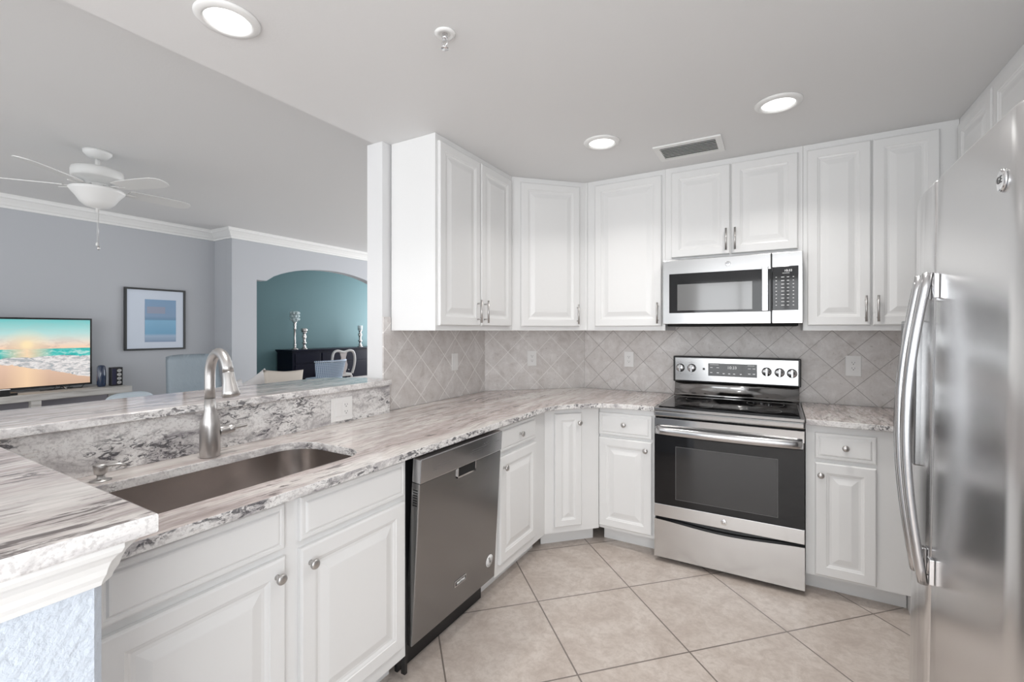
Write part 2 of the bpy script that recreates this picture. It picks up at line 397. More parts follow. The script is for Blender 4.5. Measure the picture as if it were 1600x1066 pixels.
box(bm, -1.35, .85, -3.1, -3.0, 0, .40); box(bm, -1.35, .85, -3.1, -3.0, 2.30, KC-.0005)
struct('wall_rear', bm, WALLW)
bm = B()
box(bm, -1.35, .85, -3.07, -3.03, .40, .46); box(bm, -1.35, .85, -3.07, -3.03, 2.24, 2.30)
for xx in (-1.35, -.62, .09, .79): box(bm, xx, xx+.06, -3.07, -3.03, .46, 2.24)
struct('window_1', bm, TRIMW)
# half wall under the raised bar (an L: long leg to the column, short end beside the camera)
struct('wall_bar_long', box(B(), -2.05, -1.90, -.12, 1.8615, 0, 1.0695), ENDW)
struct('wall_bar_end', prism(B(), [(-1.8995, -.12), (-.855, -.12), (-.855, .268), (-.867, .28), (-1.8995, .28)], 0, 1.0695), ENDW)
# living and dining rooms
struct('wall_living_far_left', box(B(), -6.88, -6.76, -3.7, 3.411, 0, LC-.0005), WALLG)
struct('wall_living_return', box(B(), -6.88, -6.481, 3.4115, 3.53, 0, LC-.0005), WALLG)
prof = [(3.4115, 0), (3.75, 0), (3.75, 2.085), (3.893, 2.082)]
for i in range(0, 21):
    q = -1+2*i/20
    prof.append((5.01+1.117*q, 2.082+.265*(1-q*q)**.75))
prof = prof[:4]+prof[5:-1]+[(6.127, 2.082), (6.27, 2.085), (6.27, 0), (8.6, 0), (8.6, LC-.0005), (3.4115, LC-.0005)]
bm = B(); a = [bm.verts.new((-6.33, p[0], p[1])) for p in prof]; b = [bm.verts.new((-6.48, p[0], p[1])) for p in prof]
bm.faces.new(a); bm.faces.new(b[::-1])
for i in range(len(prof)): bm.faces.new((a[i], a[(i+1) % len(prof)], b[(i+1) % len(prof)], b[i]))
struct('wall_arch', bm, WALLG)
struct('wall_dining_far', box(B(), -8.97, -8.85, 3.0, 9.2, 0, LC-.0005), TEAL)
struct('wall_dining_near', box(B(), -8.849, -6.89, 3.0, 3.1, 0, LC-.0005), TEAL)
struct('wall_living_end', box(B(), -6.32, -2.06, 8.61, 8.75, 0, LC-.0005), WALLG)
CR = [(0, 2.61), (.014, 2.61), (.014, 2.632), (.026, 2.640), (.040, 2.660), (.072, 2.695), (.086, 2.702), (.086, 2.722), (.10, 2.7395), (0, 2.7395)]
struct('trim_1', sweep(B(), CR, [(-6.7595, -3.6), (-6.7595, 3.411), (-6.3295, 3.411), (-6.3295, 8.6)]), TRIMW)
BB = [(0, 0), (.014, 0), (.014, .09), (.008, .11), (0, .11)]
struct('baseboard_living', sweep(B(), BB, [(-6.7595, -3.6), (-6.7595, 3.411), (-6.3295, 3.411), (-6.3295, 3.74)]), TRIMW)

# ================================================================== STONE AND TILE
hole = arc(-1.615, 1.10, .12, 90, 180, 8) + arc(-1.66, .52, .075, 180, 270, 6) + arc(-1.41, .515, .07, 270, 360, 6) + arc(-1.44, 1.12, .10, 0, 90, 8)
top = [(-1.8985, .2812), (-1.205, .2812), (-1.205, 2.36), (-1.200, 2.45), (-1.185, 2.52), (-1.15, 2.59), (-1.10, 2.655), (-1.03, 2.72), (-.96, 2.765), (-.88, 2.793), (-.80, 2.806),
       (-.7, 2.81), (-.646, 2.81), (-.646, 3.468), (-1.35, 3.468), (-1.918, 2.90), (-1.918, 1.868), (-1.8985, 1.868)]
tag(slab('granite_countertop', [top, hole], .884, .914, [GRAN, GRANV]), 'long granite countertop with the sink cut-out, curving round the corner to the range', 'countertop')
tag(slab('granite_countertop', [[(.124, 2.81), (.585, 2.81), (.585, 3.468), (.124, 3.468)]], .884, .914, [GRAN, GRANV]), 'short granite countertop between the range and the refrigerator', 'countertop')
bar = [(-2.28, -.15), (-.80, -.15), (-.80, .325), (-1.85, .325), (-1.85, 1.855), (-2.055, 1.855), (-2.17, 1.80), (-2.26, 1.72), (-2.28, 1.60)]
tag(slab('granite_bar_top', [bar], 1.07, 1.10, [GRAN, GRANV], .004), 'raised granite bar top, higher than the sink counter and open to the living room', 'bar top')
bm = B(); box(bm, -1.899, -1.872, .298, 1.8615, .9145, 1.0695); box(bm, -1.87, -1.21, .2812, .3000, .9145, 1.0695)
tag(obj('granite_backsplash', bm, GRANV), 'speckled granite upstand behind the faucet under the raised bar', 'backsplash')
# tile splashes
struct('trim_2', box(B(), -1.3449, 1.119, 3.4705, 3.4798, .9145, 1.52), SPC)
struct('trim_3', prism(B(), [(-1.9295, 2.8957), (-1.9205, 2.8920), (-1.3455, 3.4670), (-1.3455, 3.4795)], .9145, 1.3715), SPD)
bm = B(); box(bm, -1.9295, -1.920, 1.8625, 1.919, .9145, 1.45); box(bm, -1.9295, -1.920, 1.9195, 2.8915, .9145, 1.3715)
struct('trim_4', bm, SPA)
# white moulding under the bar's end
PR = [(0, 1.004), (.010, 1.004), (.013, 1.012), (.018, 1.020), (.021, 1.030), (.026, 1.040), (.034, 1.049), (.042, 1.055), (.046, 1.062), (.046, 1.0698), (0, 1.0698)]
tag(obj('bar_moulding', sweep(B(), PR, [(-.8545, -.12), (-.8545, .2683), (-.8667, .2805), (-1.20, .2805)]), TRIMW), 'white crown moulding wrapped round the end of the bar wall under the granite', 'moulding')

# ================================================================== CABINETS
def pull_bm(x, z0, z1, y):
    bm = B(); tube(bm, [(x, y-.032, z0), (x, y-.032, z1)], .0058, 12)
    for zq in (z0+.022, z1-.022): tube(bm, [(x, y, zq), (x, y-.03, zq)], .0042, 8)
    return bm
def knob_bm(x, z, y):
    return lathe(B(), [(.009, 0), (.006, .003), (.0055, .012), (.010, .016), (.0145, .020), (.0155, .025), (.013, .029), (.006, .031), (0, .0315)], (x, y, z), (0, -1, 0), 20)
class Cab:
    def __init__(s, name, label, loc, rot, w, depth, z0, z1, toe=False, poly=None, group=None):
        s.r = thing(name, label, 'cabinet', (loc[0], loc[1], z0), R(rot), group); s.z = z0
        bm = B(); zb = .1 if toe else z0
        if poly is None: poly = [(0, 0), (w, 0), (w, depth), (0, depth)]
        prism(bm, poly, zb-z0, z1-z0); obj('body', bm, WHITE, s.r)
        if toe: obj('toe_kick', box(B(), .002, w-.002, .085, .10, 0, .0995), WHITE, s.r)
    def door(s, x0, x1, z0, z1, pull=None, knob=None):
        k = min(1, (x1-x0)/2/.105)
        L = [(0, -.0008), (0, -.0135), (.0035, -.0175), (.006, -.0190), (.048, -.0190), (.050, -.0165), (.056, -.0150), (.062, -.0115), (.071, -.0115), (.098, -.0185), (.101, -.0190)]
        L = [(a*k, b) for a, b in L]
        d = obj('door', loops_face(B(), x0, x1, z0-s.z, z1-s.z, L), WHITE, s.r)
        if pull: obj('pull_handle', pull_bm(pull[0], pull[1]-s.z, pull[2]-s.z, -.018), NICKEL, d)
        if knob: obj('knob', knob_bm(knob[0], knob[1]-s.z, -.018), NICKEL, d)
    def drawer(s, x0, x1, z0, z1, knob=None, name='drawer'):
        L = [(0, -.0008), (0, -.0115), (.003, -.0145), (.006, -.0155), (.013, -.0155), (.0145, -.0135), (.018, -.0135), (.022, -.0180), (.026, -.0190)]
        d = obj(name, loops_face(B(), x0, x1, z0-s.z, z1-s.z, L), WHITE, s.r)
        if knob: obj('knob', knob_bm(knob[0], knob[1]-s.z, -.018), NICKEL, d)
def loc_poly(pts, loc, rot):
    M = (Matrix.Translation((loc[0], loc[1], 0)) @ Matrix.Rotation(R(rot), 4, 'Z')).inverted()
    return [(M @ Vector((p[0], p[1], 0)))[:2] for p in pts]

BZ = .8835
# --- lower, along the peninsula (front looks to +x)
def A(y): return y-.299
c = Cab('base_cabinet', 'white sink base cabinet with two false drawer fronts and two doors under the sink', (-1.26, .299), 90, 1.036, .61, 0, BZ, True,
        poly=[(0, 0), (1.036, 0), (1.036, .018), (0, .018)])
obj('side_panel', box(B(), 1.018, 1.036, .0185, .61, .1, BZ), WHITE, c.r)
c.drawer(A(.392), A(.823), .735, .868, name='false_drawer_front'); c.drawer(A(.872), A(1.318), .735, .868, name='false_drawer_front')
c.door(A(.392), A(.823), .155, .712, knob=(A(.795), .664)); c.door(A(.872), A(1.318), .155, .712, knob=(A(.903), .660))
c = Cab('base_cabinet', 'white narrow base cabinet right of the dishwasher with one drawer and one door', (-1.26, 1.985), 90, .583, .63, 0, BZ, True)
c.drawer(.030, .440, .735, .868, knob=(.235, .799)); c.door(.030, .440, .155, .712, knob=(.062, .655))
p0 = (-1.26, 2.57); dl = math.hypot(.26, .26)
c = Cab('base_cabinet', 'white corner base cabinet set at an angle with one tall narrow door', p0, 45, dl, .4, 0, BZ, True,
        poly=loc_poly([p0, (-1.002, 2.828), (-1.002, 3.46), (-1.35, 3.46), (-1.91, 2.89), (-1.91, 2.57)], p0, 45))
c.door(.062, .242, .14, .850, knob=(.222, .790))
c = Cab('base_cabinet', 'white base cabinet left of the range with a drawer over a door', (-1.0, 2.848), 0, .353, .6, 0, BZ, True)
c.drawer(.0, .334, .705, .848, knob=(.166, .782)); c.door(.0, .334, .12, .688, knob=(.300, .637))
c = Cab('base_cabinet', 'white base cabinet between the range and the refrigerator with a drawer over a door', (.124, 2.848), 0, .425, .6, 0, BZ, True)
c.drawer(.040, .292, .712, .845, knob=(.167, .782)); c.door(.040, .292, .113, .692, knob=(.064, .632))
obj('end_panel', prism(B(), [(.426, 0), (.444, 0), (.444, .6), (.426, .6)], 0, BZ), WHITE, c.r)
# --- upper
UZ, UT = 1.372, KC-.001
c = Cab('upper_cabinet', 'white upper cabinet beside the column with two tall doors, nearest the living room', (-1.596, 1.921), 90, .818, .322, UZ, UT)
c.door(.018, .408, 1.400, 2.402, pull=(.374, 1.418, 1.556)); c.door(.418, .786, 1.400, 2.402, pull=(.448, 1.418, 1.556))
p0 = (-1.596, 2.741)
c = Cab('upper_cabinet', 'white corner upper cabinet with a single door set at an angle', p0, 45, .55, .3, UZ, UT,
        poly=loc_poly([p0, (-1.2075, 3.1295), (-1.192, 3.1295), (-1.192, 3.469), (-1.348, 3.469), (-1.918, 2.895), (-1.918, 2.741)], p0, 45))
c.door(.062, .50, 1.400, 2.402, pull=(.478, 1.418, 1.556))
c = Cab('upper_cabinet', 'white upper cabinet with one wide door left of the microwave', (-1.190, 3.13), 0, .543, .338, UZ, UT)
c.door(.060, .522, 1.400, 2.402, pull=(.500, 1.418, 1.556))
c = Cab('upper_cabinet', 'short white upper cabinet with two doors directly above the microwave', (-.646, 3.13), 0, .768, .338, 1.822, UT)
c.door(.040, .388, 1.845, 2.402, pull=(.368, 1.866, 2.000)); c.door(.396, .744, 1.845, 2.402, pull=(.418, 1.866, 2.000))
c = Cab('upper_cabinet', 'white upper cabinet with two tall doors right of the microwave', (.123, 3.13), 0, .666, .338, UZ, UT)
c.door(.020, .310, 1.400, 2.402, pull=(.286, 1.420, 1.560)); c.door(.318, .590, 1.400, 2.402, pull=(.338, 1.420, 1.560))
c = Cab('upper_cabinet', 'white upper cabinet on the right wall above the refrigerator', (.790, 3.129), -90, 2.2, .328, 1.83, UT)
for k in range(5):
    x_ = .045+k*.43; c.door(x_, x_+.41, 1.87, 2.395)

# ================================================================== SINK, FAUCET, SOAP
def offset(pts, d):
    cx_ = sum(p[0] for p in pts)/len(pts); cy_ = sum(p[1] for p in pts)/len(pts)
    return [(cx_+(p[0]-cx_)*(1+d/.2), cy_+(p[1]-cy_)*(1+d/.4)) for p in pts]
sk = thing('undermount_sink', 'stainless steel undermount sink basin set in the granite counter', 'sink', (-1.54, .83, .70))
bm = B(); rings = []
for d, zq in ((.016, .8834), (.0045, .8834), (.0035, .86), (.002, .73), (-.010, .708), (-.05, .700)):
    rings.append([bm.verts.new((p[0], p[1], zq)) for p in offset(hole, d)])
for a, b in zip(rings, rings[1:]):
    for i in range(len(hole)):
        f = bm.faces.new((a[i], a[(i+1) % len(hole)], b[(i+1) % len(hole)], b[i])); f.smooth = a is not rings[0]
bm.faces.new(rings[-1])
for e_ in bm.edges:
    if all(v_ in set(rings[1]) for v_ in e_.verts): e_.smooth = False
W('basin', bm, SINKM, sk)
W('drain', lathe(B(), [(.045, .7005), (.045, .7035), (.034, .7035), (.030, .7015), (0, .7015)], (-1.56, .85, 0)), CHROME, sk)
fa = thing('kitchen_faucet', 'brushed nickel gooseneck pull-down faucet behind the sink', 'faucet', (-1.785, .885, .914))
fx, fy = -1.785, .885
W('base', lathe(B(), [(.031, .9142), (.0325, .918), (.0325, 1.02), (.031, 1.04), (.024, 1.062), (.0185, 1.085), (.0175, 1.125)], (fx, fy, 0), n=32), NICKEL, fa)
tx, ty = -1.632, .868
pts = [(fx, fy, 1.126), (fx, fy, 1.165), (fx, fy, 1.205)]
for k in range(1, 15):
    a = PI-PI*k/14*.93; q = .5+.5*math.cos(a)
    pts.append((fx+(tx-fx)*q, fy+(ty-fy)*q, 1.210+math.sin(a)*.083))
W('spout', tube(B(), pts, .0170, 18), NICKEL, fa)
e = Vector(pts[-1]); dr = (e-Vector(pts[-2])).normalized()
W('spray_head', lathe(B(), [(.0172, .001), (.018, .003), (.0195, .03), (.0265, .070), (.0275, .082), (.024, .085), (0, .085)], e, dr, 28), NICKEL, fa)
lv = W('lever', lathe(B(), [(.016, .030), (.017, .034), (.017, .058), (.0155, .061), (.0155, .064), (.017, .066), (.017, .078), (.008, .086), (.0062, .090), (.0055, .125), (.004, .128)], (fx, fy, 1.0), (.10, 1, .06), 20), NICKEL, fa)
sd = thing('soap_dispenser', 'small brushed nickel soap dispenser pump left of the sink', 'soap dispenser', (-1.785, .575, .914))
W('flange', lathe(B(), [(.026, .9142), (.026, .9165), (.018, .919), (.010, .922), (.010, .934)], (-1.785, .575, 0)), NICKEL, sd)
bm = lathe(B(), [(.013, .9345), (.016, .937), (.019, .962), (.017, .9655), (0, .967)], (-1.785, .575, 0))
tube(bm, [(-1.785, .575, .957), (-1.765, .600, .961), (-1.755, .615, .960), (-1.750, .626, .951)], [.0085, .007, .006, .005], 10, .7)
W('pump_head', bm, NICKEL, sd)

# ================================================================== DISHWASHER
dw = thing('dishwasher', 'stainless steel dishwasher with its door slightly ajar, below the granite counter', 'dishwasher', (-1.235, 1.350, 0), R(90))
obj('tub', box(B(), .004, .600, .045, .58, .10, .874), BLACKP, dw)
obj('toe_panel', box(B(), .004, .600, .085, .10, 0, .098), BLACKP, dw)
obj('side_seal', box(B(), -.012, .002, .03, .05, .02, .878), BLACKP, dw)
bm = B(); loops_face(bm, 0, .602, 0, .645, [(0, .038), (0, .003), (.003, 0)])
door = obj('door', bm, STEELD, dw, loc=(.002, .005, .130)); door.rotation_euler = (R(3.4), 0, 0)
bm = B(); box(bm, 0, .602, -.004, .040, .646, .742, .003); obj('control_panel', bm, STEELB, door)
bm = B()
for k in range(7): box(bm, -.0006, .001, .008, .030, .555+k*.010, .560+k*.010)
obj('side_vent', bm, DARK, door)
bm = B()
for (xa, n_) in ((.075, 9), (.33, 7)):
    for k in range(n_): box(bm, xa+k*.014, xa+k*.014+.008, -.0046, -.0038, .690, .692); box(bm, xa+k*.014+.002, xa+k*.014+.006, -.0046, -.0038, .681, .683)
box(bm, .330, .470, -.0046, -.0038, .700, .7012); box(bm, .075, .19, -.0046, -.0038, .700, .7012); box(bm, .49, .575, -.0046, -.0038, .70, .7012)
for k in range(4): lathe(bm, [(.0035, 0), (.0035, .0008), (0, .0008)], (.440+k*.010, -.0038, .712-.008*(k % 2)), (0, -1, 0), 8)
obj('control_markings', bm, PRINTG, door)
bm = B(); box(bm, .245, .372, -.0012, .004, .608, .6455)
hd = obj('handle_pocket', bm, DARK, door)
bm = B(); box(bm, .240, .245, -.006, .001, .602, .646); box(bm, .372, .377, -.006, .001, .602, .646); box(bm, .240, .377, -.006, .001, .602, .609)
obj('handle_rim', bm, CHROME, hd)
bm = B(); box(bm, .262, .347, -.0030, -.0005, .108, .134, .001); bd = obj('badge', bm, CHROME, door)
obj('badge_face', box(B(), .266, .343, -.0036, -.0031, .112, .130), BLACKP, bd)
obj('badge_lettering', mv(text_bm('MAYTAG', .015), .3045, -.0040, .121), PRINTW, bd)
bm = lathe(B(), [(.030, 0), (.030, .0008), (0, .0008)], (.545, -.0005, .105), (0, -1, 0), 32); stk = obj('round_sticker', bm, PAPER, door)
bm = B()
for k in range(4): box(bm, .532+k*.004, .538+k*.004+.008, -.0020, -.0014, .118-k*.008, .1225-k*.008)
for a_ in range(0, 360, 20):
    if 30 < a_ < 150: continue
    x_, z_ = .545+.023*math.cos(R(a_)), .105+.023*math.sin(R(a_)); box(bm, x_-.002, x_+.002, -.0020, -.0014, z_-.001, z_+.001)
obj('sticker_print', bm, PRINTG, stk)

# ================================================================== RANGE
rg = thing('electric_range', 'stainless steel electric range with black glass cooktop, in the middle of the back wall', 'range', (-.262, 2.80, 0))
X0, X1 = -.642, .120
W('body', box(B(), X0+.004, X1-.004, 2.835, 3.44, .035, .895), BLACKP, rg)
for xq in (X0+.05, X1-.05):
    for yq in (2.88, 3.38): W('foot', lathe(B(), [(.018, 0), (.018, .008), (.010, .01), (.010, .0345)], (xq, yq, 0)), BLACKP, rg)
W('cooktop_frame', box(B(), X0, X1, 2.790, 3.44, .896, .914, .004), STEELS, rg)
ck = W('cooktop', box(B(), X0+.020, X1-.020, 2.822, 3.355, .9145, .9195, .0015), BLGLASS, rg)
BP = mat('burner_print', (.16, .16, .16), .4); n = 48
for xq, yq, rq in ((-.45, 2.96, .11), (-.07, 2.96, .085), (-.45, 3.22, .080), (-.07, 3.22, .10)):
    bm = B()
    a = [bm.verts.new((xq+rq*math.cos(2*PI*i/n), yq+rq*math.sin(2*PI*i/n), .9198)) for i in range(n)]
    b = [bm.verts.new((xq+(rq+.0025)*math.cos(2*PI*i/n), yq+(rq+.0025)*math.sin(2*PI*i/n), .9198)) for i in range(n)]
    for i in range(n): bm.faces.new((a[i], a[(i+1) % n], b[(i+1) % n], b[i]))
    W('burner_ring', bm, BP, rg, ck)
W('front_rail', box(B(), X0, X1, 2.785, 2.83, .862, .8955, .008), STEELS, rg)
# backguard: shiny curved riser, then the tilted control panel
bm = B(); pf = [(3.36, .9195), (3.375, .935), (3.392, .960), (3.400, .985), (3.398, 1.012), (3.44, 1.012), (3.44, .9195)]
a = [bm.verts.new((X0+.006, y_, z_)) for y_, z_ in pf]; b = [bm.verts.new((X1-.006, y_, z_)) for y_, z_ in pf]
for i in range(len(pf)):
    f = bm.faces.new((a[i], b[i], b[(i+1) % len(pf)], a[(i+1) % len(pf)])); f.smooth = i < 4
bm.faces.new(a); bm.faces.new(b[::-1]); W('riser', bm, STEELS, rg)
W('backguard', box(B(), X0-.004, X1+.004, 3.392, 3.455, 1.0125, 1.192, .006), BLACKP, rg)
cp = W('control_panel', box(B(), X0+.010, X1-.010, 3.385, 3.393, 1.022, 1.182, .002), STEELM, rg)
W('display', box(B(), -.415, -.120, 3.3825, 3.3855, 1.062, 1.148, .0012), BLGLASS, rg, cp)
bm = mv(text_bm('10:33', .026), -.268, 3.3822, 1.121)
W('clock_digits', bm, PRINTW, rg, cp)
bm = B()
for xq in (-.395, -.355, -.165, -.138): box(bm, xq-.008, xq+.008, 3.3818, 3.3824, 1.118, 1.121); box(bm, xq-.007, xq+.007, 3.3818, 3.3824, 1.083, 1.087)
for xq in (-.318, -.285, -.255, -.215): box(bm, xq-.006, xq+.006, 3.3818, 3.3824, 1.078, 1.083)
box(bm, -.405, -.350, 3.3818, 3.3824, 1.138, 1.140); box(bm, -.175, -.135, 3.3818, 3.3824, 1.138, 1.140)
W('key_markings', bm, PRINTW, rg, cp)
bm = B()
for xq, zq in ((-.596, 1.110), (-.521, 1.111), (-.065, 1.104), (.007, 1.102), (.075, 1.100)):
    k = lathe(B(), [(.029, 0), (.029, .003), (.0265, .005), (.0250, .018), (.022, .021), (0, .021)], (xq, 3.385, zq), (0, -1, 0), 28)
    box(k, xq-.006, xq+.006, 3.352, 3.366, zq-.025, zq+.025, .002); W('burner_knob', k, STEELB, rg, cp); bm = B()
    box(bm, xq-.0015, xq+.0015, 3.3838, 3.3848, zq+.043, zq+.046); box(bm, xq-.02, xq+.02, 3.3838, 3.3848, zq+.036, zq+.0372); box(bm, xq-.004, xq+.004, 3.3838, 3.3848, zq-.042, zq-.0405)
    W('dial_marking', bm, PRINTG, rg, cp)
W('indicator_window', box(B(), -.450, -.436, 3.3832, 3.3848, 1.10, 1.114), BLACKP, rg, cp)
# oven door: black glass with steel top and bottom rails, bowed bar handle
od = W('oven_door', box(B(), X0+.002, X1-.002, 2.800, 2.832, .268, .852, .003), BLACKP, rg)
W('door_top_trim', box(B(), X0+.002, X1-.002, 2.790, 2.799, .790, .852, .002), STEELS, rg, od)
W('door_glass', box(B(), X0+.002, X1-.002, 2.793, 2.799, .345, .789, .001), BLGLASS, rg, od)
W('window', box(B(), -.517, -.004, 2.7922, 2.7928, .385, .690), GLASSIN, rg, od)
bm = B()
for q0, q1, q2, q3 in ((-.520, -.517, .382, .693), (-.004, -.001, .382, .693)): box(bm, q0, q1, 2.7920, 2.7927, q2, q3)
box(bm, -.517, -.004, 2.7920, 2.7927, .690, .693); box(bm, -.517, -.004, 2.7920, 2.7927, .382, .385); W('window_outline', bm, PRINTG, rg, od)
W('door_bottom_trim', box(B(), X0+.002, X1-.002, 2.790, 2.799, .268, .343, .002), STEEL, rg, od)
bm = B(); n = 24; ra = []
for i in range(n+1):
    q = i/n; xq = X0+.012+(X1-X0-.024)*q; yb = 2.768-.030*math.sin(PI*q)**.6
    ra.append([bm.verts.new(p) for p in ((xq, yb+.010, .757), (xq, yb, .765), (xq, yb-.004, .783), (xq, yb, .801), (xq, yb+.010, .809), (xq, yb+.014, .783))])
for a, b in zip(ra, ra[1:]):
    for j in range(6):
        f = bm.faces.new((a[j], b[j], b[(j+1) % 6], a[(j+1) % 6])); f.smooth = True
bm.faces.new(ra[0]); bm.faces.new(ra[-1][::-1])
box(bm, X0+.010, X0+.045, 2.770, 2.7895, .765, .801); box(bm, X1-.045, X1-.010, 2.770, 2.7895, .765, .801)
W('handle', bm, STEELB, rg, od)
bm = lathe(B(), [(.0155, 0), (.0155, .002), (.013, .003), (0, .003)], (-.262, 2.790, .304), (0, -1, 0), 28); bd = W('badge', bm, CHROME, rg, od)
W('badge_lettering', mv(text_bm('GE', .015), -.262, 2.7865, .304), PRINTG, rg, bd)
bm = B(); n = 24; zt = lambda q: .252-.022*math.sin(PI*q)**1.5
fr = [[bm.verts.new((X0+.002+(X1-X0-.004)*i/n, y_, z_)) for (y_, z_) in ((2.790, .030), (2.790, zt(i/n)), (2.822, zt(i/n)), (2.822, .030))] for i in range(n+1)]
for a, b in zip(fr, fr[1:]):
    for j in range(4): bm.faces.new((a[j], b[j], b[(j+1) % 4], a[(j+1) % 4]))
bm.faces.new(fr[0]); bm.faces.new(fr[-1][::-1]); W('storage_drawer', bm, STEEL, rg)

# ================================================================== MICROWAVE
mw = thing('microwave_oven', 'stainless steel over-the-range microwave mounted under the short cabinet', 'microwave', (-.262, 3.04, 1.41))
M0, M1 = -.642, .119
W('case', box(B(), M0+.002, M1-.001, 3.062, 3.468, 1.425, 1.8215), BLACKP, mw)
W('underside_grille', box(B(), M0+.02, M1-.02, 3.07, 3.40, 1.398, 1.4245, .004), DARK, mw)
md = W('door', box(B(), M0, -.036, 3.030, 3.061, 1.412, 1.818, .003), STEELM, mw)
bm = B(); box(bm, -.602, -.0365, 3.0275, 3.0305, 1.482, 1.730, .0012); W('door_glass', bm, BLGLASS, mw, md)
W('window', box(B(), -.552, -.132, 3.0262, 3.0272, 1.497, 1.662, .0004), MWIN, mw, md)
bm = B(); box(bm, -.082, -.050, 2.992, 3.002, 1.484, 1.742, .003); box(bm, -.080, -.052, 3.0022, 3.027, 1.486, 1.510); box(bm, -.080, -.052, 3.0022, 3.027, 1.716, 1.740)
W('handle', bm, STEELB, mw, md)
bm = lathe(B(), [(.0150, 0), (.0150, .002), (.012, .0024), (0, .0024)], (-.262, 3.030, 1.774), (0, -1, 0), 28); bd = W('badge', bm, STEELB, mw, md)
W('badge_lettering', mv(text_bm('GE', .014), -.262, 3.0268, 1.774), PRINTG, mw, bd)
mp = W('control_panel', box(B(), -.032, M1, 3.030, 3.061, 1.412, 1.818, .003), STEELM, mw)
W('control_glass', box(B(), -.029, .098, 3.0275, 3.0305, 1.487, 1.738, .0012), BLGLASS, mw, mp)
W('clock_digits', mv(text_bm('10:33', .018), .048, 3.0272, 1.712), PRINTW, mw, mp)
bm = B(); box(bm, .020, .055, 3.0266, 3.0272, 1.698, 1.6995)
for r_ in range(9):
    for k in range(4):
        wq = .007+.004*((r_*3+k*5) % 3); box(bm, -.014+k*.028, -.014+k*.028+wq, 3.0266, 3.0272, 1.675-r_*.020, 1.6775-r_*.020)
W('key_markings', bm, PRINTW, mw, mp)

# ================================================================== REFRIGERATOR
fg = thing('refrigerator', 'tall stainless steel side-by-side refrigerator at the right edge', 'refrigerator', (.40, 1.50, 0))
W('case', box(B(), .395, 1.07, 1.035, 1.945, .03, 1.752, .004), mat('grey_fridge_case', (.23, .23, .235), .4), fg)
W('base_grille', box(B(), .37, .394, 1.05, 1.93, .012, .075), BLACKP, fg)
def fdoor(name, plan):
    bm = B(); n = len(plan); zs = [(.080, .004), (.085, 0), (1.752, 0), (1.760, .006)]
    rings = [[bm.verts.new((p[0]+(d if p[0] < .38 else 0), p[1], z_)) for p in plan] for z_, d in zs]
    for a, b in zip(rings, rings[1:]):
        for i in range(n):
            f = bm.faces.new((a[i], a[(i+1) % n], b[(i+1) % n], b[i])); f.smooth = True
    bm.faces.new(rings[0][::-1]); bm.faces.new(rings[-1])
    for e_ in bm.edges:
        if len(e_.link_faces) == 2 and e_.calc_face_angle(0) > .6: e_.smooth = False
    return W(name, bm, STEELF, fg)
near = [(.3945, 1.548), (.332, 1.548), (.328, 1.546), (.3262, 1.541)]
for k in range(9): near.append((.3255-.0015*math.sin(PI*k/8), 1.535-(.415*k/8)))
for k in range(1, 9):
    a = R(90*k/8); near.append((.3255+.060*(1-math.cos(a)), 1.120-.085*math.sin(a)))
near += [(.3945, 1.035)]
d1 = fdoor('door', near)
far = [(.3945, 1.558), (.332, 1.558), (.328, 1.560), (.3262, 1.565), (.3255, 1.60), (.3262, 1.66), (.330, 1.72), (.338, 1.79), (.350, 1.86), (.364, 1.91), (.380, 1.938), (.3945, 1.943)][::-1]
d2 = fdoor('door', far)
def handle(yc, d):
    bm = B(); n = 22; ra = []
    for i in range(n+1):
        q = i/n; zq = .735+.780*q; xc = .304-.038*math.sin(PI*q)
        ra.append([bm.verts.new((xc+dx, yc+dy, zq)) for dx, dy in ((-.010, -.006), (-.006, -.013), (.004, -.015), (.010, -.010), (.010, .010), (.004, .015), (-.006, .013), (-.010, .006))])
    for a, b in zip(ra, ra[1:]):
        for j in range(8):
            f = bm.faces.new((a[j], b[j], b[(j+1) % 8], a[(j+1) % 8])); f.smooth = True
    bm.faces.new(ra[0]); bm.faces.new(ra[-1][::-1])
    h = W('handle', bm, STEELB, fg, d)
    for z0_, z1_ in ((.736, .800), (1.452, 1.514)): W('handle_mount', box(B(), .3145, .3250, yc-.012, yc+.012, z0_, z1_, .002), CHROME, fg, d)
handle(1.518, d1); handle(1.592, d2)
W('water_dispenser', box(B(), .312, .345, 1.665, 1.84, .995, 1.40, .004), STEELD, fg, d2)
bm = lathe(B(), [(.021, 0), (.021, .002), (.018, .004), (.013, .0045), (0, .0045)], (.3252, 1.148, 1.640), (-1, 0, 0), 28); bd = W('badge', bm, CHROME, fg, d1)
lt = text_bm('GE', .018, .0006); bmesh.ops.rotate(lt, verts=lt.verts, cent=(0, 0, 0), matrix=Matrix.Rotation(-PI/2, 3, 'Z'))
W('badge_lettering', mv(lt, .3205, 1.148, 1.640), PRINTG, fg, bd)
fg.rotation_euler = (0, R(.75), 0)

